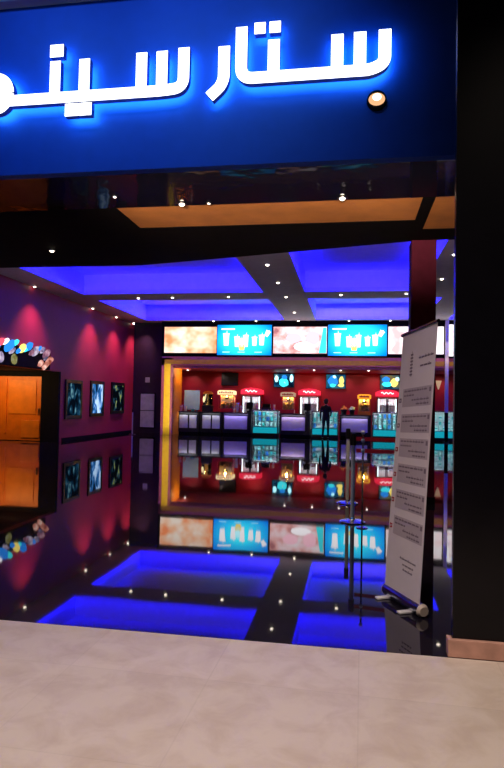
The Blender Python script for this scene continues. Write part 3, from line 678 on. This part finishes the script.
# popcorn machines
def popcorn(x0, x1, z1, label, head, inner, redbody=True, glow=3.0):
    t = thing('popcorn_machine', label, 'popcorn machine', ((x0 + x1) / 2, 27.4, 1.05), 'popcorn machines on the counters')
    xm_ = (x0 + x1) / 2; r = M['redplastic'] if redbody else M['orange']
    MB().box(x0, 27.2, 1.05, x1, 27.68, 1.22, r).build('base', t, bev=.01)
    mb = MB()
    for x in (x0, x1 - .03):
        for y in (27.2, 27.65): mb.box(x, y, 1.22, x + .03, y + .03, z1 - .2, r)
    mb.box(x0 + .03, 27.655, 1.22, x1 - .03, 27.67, z1 - .2, M['cream'])
    mb.box(x0, 27.2, z1 - .23, x1, 27.23, z1 - .2, r); mb.box(x0, 27.2, z1 - .23, x0 + .03, 27.68, z1 - .2, r); mb.box(x1 - .03, 27.2, z1 - .23, x1, 27.68, z1 - .2, r); mb.build('cabinet_frame', t)
    mb = MB(); mb.box(x0 + .03, 27.205, 1.22, x1 - .03, 27.21, z1 - .2, M['glass']); mb.build('glass_pane', t)
    MB().prism_xz([(x0 - .03, z1 - .2), (x1 + .03, z1 - .2), (x1 + .03, z1 - .04), (x1 - .06, z1), (x0 + .06, z1), (x0 - .03, z1 - .04)], 27.18, 27.69, M[head]).build('header_sign', t)
    mb = MB()
    for k in range(7): xx = x0 + .08 + k * (x1 - x0 - .16) / 6; mb.box(xx - .03, 27.172, z1 - .15, xx + .03, 27.18, z1 - .08 + .02 * (k % 2), M['redplastic'])
    mb.build('header_lettering', t)
    mb = MB(); mb.lathe((xm_, 27.42, z1 - .42), [(.07, 0), (.09, .04), (.09, .11), (.08, .12)], M['steel']); mb.cyl((xm_, 27.42, z1 - .31), (xm_, 27.42, z1 - .2), .015, M['steel']); mb.build('kettle', t, smooth=False)
    mb = MB()
    for k in range(60): mb.ell((random.uniform(x0 + .1, x1 - .1), random.uniform(27.28, 27.6), 1.22 + random.uniform(.02, .30)), (.06, .06, .05), M['popcorn'], 8, 6, .25)
    o = mb.build('popcorn_heap', t, smooth=True)
    for x in (x0 + .1, x1 - .1): MB().ell((x, 27.45, z1 - .24), (.035, .035, .045), M['e_warm'], 12, 8).build('bulb', t, smooth=True)
    point('popcorn_glow', (xm_, 27.32, z1 - .26), glow, inner, .05)
popcorn(-6.03, -5.29, 2.06, 'popcorn machine with a bright cream header, below the black television', 'e_cream', (1.0, .34, .10), glow=22.0)
popcorn(-3.10, -2.50, 2.02, 'popcorn machine with a dim header, left of the second red fridge', 'e_dim', (1.0, .50, .12), glow=22.0)
popcorn(.36, .90, 1.98, 'popcorn machine with an orange header glowing yellow', 'e_orange', (1.0, .58, .08), False, 30.0)
# round snack warmer
t = thing('snack_warmer', 'round glass snack warmer glowing orange on a black base', 'food warmer', (-6.55, 27.35, 1.05))
MB().box(-6.78, 27.15, 1.05, -6.32, 27.55, 1.34, bk).build('base', t, bev=.015)
MB().lathe((-6.55, 27.35, 1.34), [(.22, 0), (.23, .02), (.23, .03)], M['steel']).build('tray', t)
MB().lathe((-6.55, 27.35, 1.37), [(.232, 0), (.232, .50), (.225, .50), (.225, 0)], M['glass'], 24).build('glass_drum', t, smooth=True)
MB().lathe((-6.55, 27.35, 1.87), [(.24, 0), (.24, .05), (.15, .13), (.02, .15)], M['orange']).build('cap', t, smooth=False)
MB().cyl((-6.55, 27.40, 1.37), (-6.55, 27.40, 1.87), .12, emi('amber_glow_core', (1.0, .42, .06), .75)).build('amber_glow_core', t)  # glowing core added to fill the dark drum with orange
mb = MB()
for z in (1.46, 1.60, 1.74):
    for k in range(6):
        a = k * PI / 3 + z * 3; mb.ell((-6.55 + .14 * math.cos(a), 27.35 + .14 * math.sin(a), z), (.055, .055, .05), M['snack'], 10, 6, .15)
mb.build('warmed_snacks', t, smooth=True)
MB().ell((-6.55, 27.35, 1.83), (.06, .06, .04), M['e_warm'], 12, 6).build('bulb', t, smooth=True)
point('warmer_glow', (-6.62, 27.2, 1.78), 22, (1.0, .50, .14), .04)
MB().ell((-6.70, 27.16, 1.62), (.05, .02, .14), M['e_cream'], 12, 8).build('light_tube_or_glint', t, smooth=True)  # glowing oval standing in for the highlight on the glass drum
# frosted board, tubs, cups, register
t = thing('counter_board', 'upright frosted teal-grey board standing on the leftmost counter', 'board', (-7.35, 27.45, 1.05))
MB().box(-7.72, 27.43, 1.12, -6.96, 27.46, 2.04, M['teal_board']).build('panel', t, bev=.008)
for x in (-7.6, -7.08): MB().box(x - .04, 27.36, 1.05, x + .04, 27.53, 1.12, M['steel']).build('foot', t)
spot('board_light', (-7.4, 26.5, 2.95), (-7.35, 27.45, 1.6), 26, (.85, 1.0, .97), .75)
def tub(x, y, z, h, r, m, name, label, n=3):
    t = thing(name, label, 'paper tub', (x, y, z))
    for k in range(n):
        MB().lathe((x, y, z + k * h * .22), [(r * .72, 0), (r, h), (r * 1.06, h), (r * 1.06, h * 1.04)], M[m if k % 2 == 0 else 'white'], 16).build('cup', t, smooth=False)
tub(-7.82, 27.3, 1.05, .20, .07, 'pink', 'cup_stack', 'stack of pink cups at the end of the counter by the yellow post')
tub(-7.58, 27.2, 1.05, .16, .08, 'cream', 'cup_stack', 'short stack of cream cups in front of the frosted board')
tub(-7.22, 27.2, 1.05, .10, .10, 'teal', 'bowl_stack', 'low stack of teal bowls in front of the frosted board', 2)
tub(-5.14, 27.3, 1.05, .26, .085, 'cream', 'popcorn_tub_stack', 'stack of cream popcorn tubs right of the cream-topped popcorn machine', 4)
tub(-4.94, 27.3, 1.05, .22, .075, 'pink', 'popcorn_tub_stack', 'stack of pink tubs in front of the first red fridge', 3)
tub(-4.22, 27.3, 1.2, .18, .06, 'pink', 'cup_stack', 'stack of pink cups on the left end of the blue-television glass case', 3)
t = thing('cash_register', 'dark violet cash register on top of the glass case below the television', 'cash register', (-3.78, 27.3, 1.2))
MB().box(-3.98, 27.15, 1.2, -3.58, 27.5, 1.30, M['dark_purple']).build('body', t, bev=.01)
MB().quadbox((-3.95, 27.18, 1.30), (.34, 0, 0), (0, .14, .16), (0, .05, -.04), M['matte_black']).build('display', t, bev=.006)
MB().box(-3.66, 27.38, 1.30, -3.60, 27.44, 1.46, M['lightgrey']).build('receipt_printer', t, bev=.006)
tub(-3.42, 27.3, 1.2, .17, .055, 'pinkwrap', 'cup_stack', 'stack of rose cups on the right end of the blue-television glass case', 3)
def tray(x, w, m, name, label):
    t = thing(name, label, 'tray', (x, 27.35, 1.05))
    MB().lathe((x, 27.35, 1.05), [(w * .6, 0), (w * .7, .16), (w, .2), (w, .22), (w * .9, .22)], M['black']).build('dish', t)
    mb = MB()
    for k in range(18): a = random.uniform(0, 2 * PI); q = random.uniform(0, .75) * w; mb.ell((x + q * math.cos(a), 27.35 + q * math.sin(a) * .9, 1.26 + .16 * (1 - q / w) * random.uniform(.4, 1)), (.07, .07, .05), M[m], 8, 6, .25)
    mb.build('snack_heap', t, smooth=True)
tray(-.27, .17, 'snack', 'snack_tray', 'tray of orange toasted snacks at the left of the lilac counter'); tray(.10, .15, 'salad', 'snack_tray', 'tray of pale green snacks beside the glowing popcorn machine')
spot('tray_light', (-.2, 26.5, 2.9), (-.2, 27.35, 1.2), 22, (1, .85, .7), .6)

# ------------------------------------------------------------------ the person at the counter
def person(x, y):
    V = [(0, 0, .93), (.0, .0, 1.08), (0, -.01, 1.24), (0, 0, 1.38), (0, .005, 1.455), (0, .01, 1.52), (0, .02, 1.585), (0, .02, 1.66),
         (.09, 0, .86), (.10, .01, .50), (.105, -.015, .10), (.11, .10, .045), (-.09, 0, .86), (-.10, -.03, .50), (-.13, -.07, .10), (-.14, .05, .045),
         (.165, 0, 1.37), (.225, -.02, 1.12), (.20, .16, 1.00), (.19, .235, 1.0), (-.165, 0, 1.37), (-.24, -.02, 1.12), (-.24, .06, .90), (-.235, .10, .83)]
    R_ = [.165, .15, .165, .14, .055, .052, .088, .080, .095, .062, .042, .036, .095, .062, .042, .036, .062, .046, .034, .030, .062, .046, .034, .030]
    E = [(0, 1), (1, 2), (2, 3), (3, 4), (4, 5), (5, 6), (6, 7), (0, 8), (8, 9), (9, 10), (10, 11), (0, 12), (12, 13), (13, 14), (14, 15), (3, 16), (16, 17), (17, 18), (18, 19), (3, 20), (20, 21), (21, 22), (22, 23)]
    for hand, dirv, side in ((19, Vector((-.1, .9, -.1)), -1), (23, Vector((.05, .35, -.9)), 1)):      # fingers and thumbs
        b = Vector(V[hand]); d = dirv.normalized(); lat = Vector((side, 0, 0)); lat = (lat - d * lat.dot(d)).normalized(); nrm = d.cross(lat)
        for k, L in enumerate((.070, .080, .076, .058)):
            o = lat * (.024 - .016 * k); i0 = len(V)
            V += [tuple(b + d * .035 + o * 1.1), tuple(b + d * (.035 + L * .5) + o * 1.3 ), tuple(b + d * (.03 + L * .9) + o * 1.3 - nrm * side * .018)]
            R_ += [.011, .009, .007]; E += [(hand, i0), (i0, i0 + 1), (i0 + 1, i0 + 2)]
        i0 = len(V); V += [tuple(b + lat * .035 + d * .01), tuple(b + lat * .055 + d * .045)]; R_ += [.012, .009]; E += [(hand, i0), (i0, i0 + 1)]
    me = bpy.data.meshes.new('person'); me.from_pydata(V, E, []); o = bpy.data.objects.new('person_tmp', me); COL.objects.link(o)
    sk = o.modifiers.new('skin', 'SKIN'); sk.use_smooth_shade = True
    for i, sv in enumerate(me.skin_vertices[0].data): sv.radius = (R_[i], R_[i] * (.72 if i in (0, 1, 2, 3) else 1.0)); sv.use_root = (i == 0)
    for i in (11, 15): me.skin_vertices[0].data[i].radius = (.042, .034)
    o.modifiers.new('sub', 'SUBSURF').levels = 1
    o.modifiers['sub'].render_levels = 1
    dg = bpy.context.evaluated_depsgraph_get(); me2 = bpy.data.meshes.new_from_object(o.evaluated_get(dg)); bpy.data.objects.remove(o)
    me2.materials.clear()
    for k in ('skin', 'cloth', 'trousers', 'shoe'): me2.materials.append(M[k])
    for p in me2.polygons:
        c = p.center; p.use_smooth = True
        if c.z < .075: i = 3
        elif c.z < .93 and abs(c.x) < .205: i = 2
        elif c.z > 1.435: i = 0
        elif c.y > .20 and c.x > .1: i = 0
        elif c.x < -.19 and c.z < .86: i = 0
        else: i = 1
        p.material_index = i
    b = bpy.data.objects.new('person', me2); COL.objects.link(b); b.location = (x, y, 0)
    tag(b, 'person in dark clothes standing with back turned at the glass case', 'person')
    # head is turned to the counter (+y): hair, ears, eyes, nose, mouth
    H = Vector((x, y, 0))
    MB().ell(H + Vector((0, .0, 1.655)), (.098, .105, .105), M['hair'], 18, 12, .03).ell(H + Vector((0, -.045, 1.60)), (.088, .06, .10), M['hair'], 16, 10, .03).build('hair', b, smooth=True)
    mb = MB()
    for s in (-1, 1): mb.ell(H + Vector((s * .096, .02, 1.60)), (.014, .026, .034), M['skin'], 10, 8)
    mb.build('ear', b, smooth=True)
    mb = MB(); mb.ell(H + Vector((0, .122, 1.592)), (.015, .022, .028), M['skin'], 10, 8); mb.build('nose', b, smooth=True)
    mb = MB()
    for s in (-1, 1): mb.ell(H + Vector((s * .034, .100, 1.618)), (.013, .008, .008), M['white'], 10, 6).ell(H + Vector((s * .034, .107, 1.618)), (.006, .004, .006), M['hair'], 8, 6)
    mb.build('eye', b, smooth=True)
    MB().ell(H + Vector((0, .104, 1.555)), (.026, .008, .008), M['pink'], 10, 6).build('mouth', b, smooth=True)
    MB().lathe(tuple(H + Vector((0, .004, 1.435))), [(.075, 0), (.066, .03), (.060, .03), (.060, 0)], M['cloth'], 16).build('collar', b, smooth=True)
    return b
person(-1.03, 26.45)

# ------------------------------------------------------------------ stanchions
def stanchion(x, y, label, belts=(), h=1.02, red=False):
    t = thing('stanchion', label, 'stanchion', (x, y, 0), 'queue stanchions')
    MB().lathe((x, y, 0), [(.165, 0), (.165, .012), (.13, .026), (.04, .04), (.03, .06)], M['steel'], 28).build('base', t, smooth=False)
    MB().cyl((x, y, .05), (x, y, h), .027, M['satin'], n=18).build('pole', t, smooth=False)
    mb = MB(); mb.lathe((x, y, h), [(.036, -.04), (.036, .0), (.034, .10), (.030, .115), (.012, .12)], M['black'] if not red else M['steel'], 18); mb.build('belt_head', t)
    for (bx, by, z) in belts:
        d = Vector((bx - x, by - y, 0)); n = d.normalized(); o = Vector((x, y, z)) + n * .036
        MB().quadbox(o, d - n * .04, (0, 0, .05), Vector((-n.y, n.x, 0)) * .003, M['beltred']).build('belt', t)
    return t
stanchion(.05, 7.84, 'chrome stanchion with red belts left of the banner', [(.66, 7.74, 1.04), (.66, 7.74, .89)])
stanchion(.70, 7.74, 'chrome stanchion hidden behind the banner at the end of the red belts')
stanchion(-.02, 9.3, 'chrome stanchion behind the one with the red belts')
stanchion(-9.45, 25.3, 'thin stanchion near the dark notice board')
t = thing('slim_post', 'slim post with pale rings just right of the red-belt stanchion', 'post', (.165, 7.50, 0))
MB().lathe((.165, 7.50, 0), [(.07, 0), (.07, .01), (.02, .02)], M['steel']).build('base', t)
MB().cyl((.165, 7.50, .02), (.165, 7.50, 1.16), .011, M['steel'], n=12).build('pole', t)
mb = MB()
for z in (.92, 1.04, 1.14): mb.lathe((.165, 7.50, z), [(.016, 0), (.024, .015), (.024, .03), (.016, .045)], M['paleplastic'], 14)
mb.build('ring', t, smooth=True)

# ------------------------------------------------------------------ roll-up banner
A, B = Vector((.29, 4.90, .085)), Vector((.505, 4.45, .06))
A2, B2 = Vector((.42, 5.00, 2.06)), Vector((.622, 4.52, 2.11))
U = (B - A); u = U.normalized(); nrm = Vector((u.y, -u.x, 0)).normalized()      # face normal
if nrm.dot(Vector((0, 0, 0)) - A) < 0: nrm = -nrm
t = thing('roll_up_banner', 'tall white roll-up banner with grey text boxes beside the black entrance wall', 'banner', tuple((A + B) / 2 - Vector((0, 0, .10))))
def S(s, q, off=0.0):      # s across 0..1, q from top 0..1
    a = A2.lerp(A, q); b = B2.lerp(B, q); return a.lerp(b, s) + nrm * off
def plate(mb, s0, s1, q0, q1, off, th, m):
    vs = [S(s0, q0, off), S(s1, q0, off), S(s1, q1, off), S(s0, q1, off), S(s0, q0, off - th), S(s1, q0, off - th), S(s1, q1, off - th), S(s0, q1, off - th)]
    mb.add(vs, [(0, 1, 2, 3), (7, 6, 5, 4), (0, 4, 5, 1), (1, 5, 6, 2), (2, 6, 7, 3), (3, 7, 4, 0)], m)
mb = MB(); NS, NQ = 6, 40
vs = [S(i / NS, j / NQ, o_) for o_ in (0, -.004) for j in range(NQ + 1) for i in range(NS + 1)]
n1 = (NS + 1) * (NQ + 1); fs = []
for j in range(NQ):
    for i in range(NS):
        a = j * (NS + 1) + i; f = (a, a + 1, a + NS + 2, a + NS + 1); fs += [f, tuple(n1 + k for k in reversed(f))]
for j in range(NQ):
    for a, b_ in ((j * (NS + 1), (j + 1) * (NS + 1)), (j * (NS + 1) + NS, (j + 1) * (NS + 1) + NS)): fs.append((a, b_, n1 + b_, n1 + a))
for i in range(NS):
    for a, b_ in ((i, i + 1), (NQ * (NS + 1) + i, NQ * (NS + 1) + i + 1)): fs.append((a, b_, n1 + b_, n1 + a))
mb.add(vs, fs, M['banner'])
def textline(s0, s1, q, h, m='ink'):
    s = s0
    while s < s1 - .02:
        w = min(random.uniform(.035, .10), s1 - s); plate(mb, s, s + w, q, q + h, .0022, .002, M[m])
        if random.random() < .6: plate(mb, s + w * .3, s + w * .5, q - h * .7, q - h * .3, .0022, .002, M[m])
        s += w + .018
# vertical mark and heading
for k in range(7): plate(mb, .30, .37, .085 + k * .013, .092 + k * .013, .0022, .002, M['ink'])
plate(mb, .33, .345, .075, .175, .002, .002, M['bannergrey'])
textline(.55, .95, .105, .006); textline(.60, .92, .137, .006)
for i, q in enumerate((.262, .362, .457, .556, .656, .758)):
    for k in range(6): plate(mb, .14 + k * .82 / 6, .14 + (k + 1) * .82 / 6, q - .042, q + .030, .0014, .002, M['bannergrey'])
    plate(mb, .03, .10, q - .006, q + .011, .0022, .002, M['inkred'] if i > 1 else M['ink']); plate(mb, .05, .08, q - .001, q + .006, .0030, .002, M['banner'])
    plate(mb, .90, .95, q - .036, q - .020, .0022, .002, M['ink'])
    textline(.18, .86, q - .034, .006); textline(.18, .50, q - .017, .006); textline(.42, .90, q + .002, .006); textline(.55, .90, q + .018, .006)
textline(.40, .85, .862, .005); textline(.48, .78, .882, .005); textline(.50, .76, .900, .005)
mb.build('graphic', t)
mb = MB(); mb.cyl(S(-.03, -.006), S(1.03, -.006), .014, M['steel'], n=14); mb.build('top_rail', t)
mb = MB(); mb.cyl(A - Vector((0, 0, .035)) - u * .005 - nrm * .022, B - Vector((0, 0, .012)) + u * .005 - nrm * .022, .046, M['steel'], n=20); mb.build('base_cassette', t)
for p, d, dz in ((A, -u, .035), (B, u, .012)): MB().cyl(p - Vector((0, 0, dz)) + d * .005 - nrm * .022, p - Vector((0, 0, dz)) + d * .030 - nrm * .022, .048, M['beige'], .034, 20).build('end_cap', t)
for s in (.14, .80):
    p = A + U * s; p.z = 0
    MB().quadbox(p - u * .022 - nrm * .13 + Vector((0, 0, .002)), u * .044, nrm * .24, (0, 0, .016), M['paleplastic']).build('foot', t, bev=.004)
q = (A + B) / 2 - nrm * .05; q2 = (A2 + B2) / 2 - nrm * .012
MB().cyl((q.x, q.y, .06), tuple(q2), .011, M['steel'], n=12).build('support_pole', t)

# ------------------------------------------------------------------ mall light on the marble, plus an added fill for the banner
spot('mall_and_fill_spot', (1.9, .6, 6.2), (1.0, 2.4, 0), 760, (1.0, .82, .68), 1.25, 1.0, .25)
spot('mall_and_fill_spot', (-.9, 1.2, 6.2), (-.7, 2.6, 0), 700, (1.0, .84, .76), 1.15, 1.0, .25)
spot('mall_and_fill_spot', (-3.0, 1.2, 6.2), (-2.4, 2.2, 0), 480, (.97, .85, .90), 1.2, 1.0, .25)
spot('mall_and_fill_spot', (-2.2, 1.9, 5.6), (.45, 4.72, 1.0), 260, (1.0, .82, .84), .55, 1.0, .15)  # extra spot added only to brighten the banner
w = bpy.data.worlds.new('mall_dusk'); scene.world = w; w.use_nodes = True
w.node_tree.nodes['Background'].inputs[0].default_value = (.30, .24, .40, 1); w.node_tree.nodes['Background'].inputs[1].default_value = .012

# ------------------------------------------------------------------ camera
cd = bpy.data.cameras.new('camera'); cam = bpy.data.objects.new('camera', cd); COL.objects.link(cam)
cd.sensor_fit = 'VERTICAL'; cd.sensor_height = 36.0; cd.lens = 600 / 768 * 36; cd.clip_start = .05; cd.clip_end = 200
cam.matrix_world = Matrix.Translation((0, 0, 1.5)) @ (Matrix.Rotation(math.radians(9.3), 4, 'Z') @ Matrix.Rotation(PI / 2 + math.radians(1.8), 4, 'X') @ Matrix.Rotation(math.radians(1.1), 4, 'Z'))
scene.camera = cam
vs = scene.view_settings
scene.display_settings.display_device = 'sRGB'
vs.view_transform = 'Standard'; vs.look = 'None'; vs.exposure = 0.0; vs.gamma = 1.0; vs.use_curve_mapping = False
scene.cycles.use_denoising = True
scene.cycles.max_bounces = 8; scene.cycles.glossy_bounces = 6; scene.cycles.transparent_max_bounces = 12
scene.cycles.sample_clamp_indirect = 6.0; scene.cycles.caustics_reflective = False
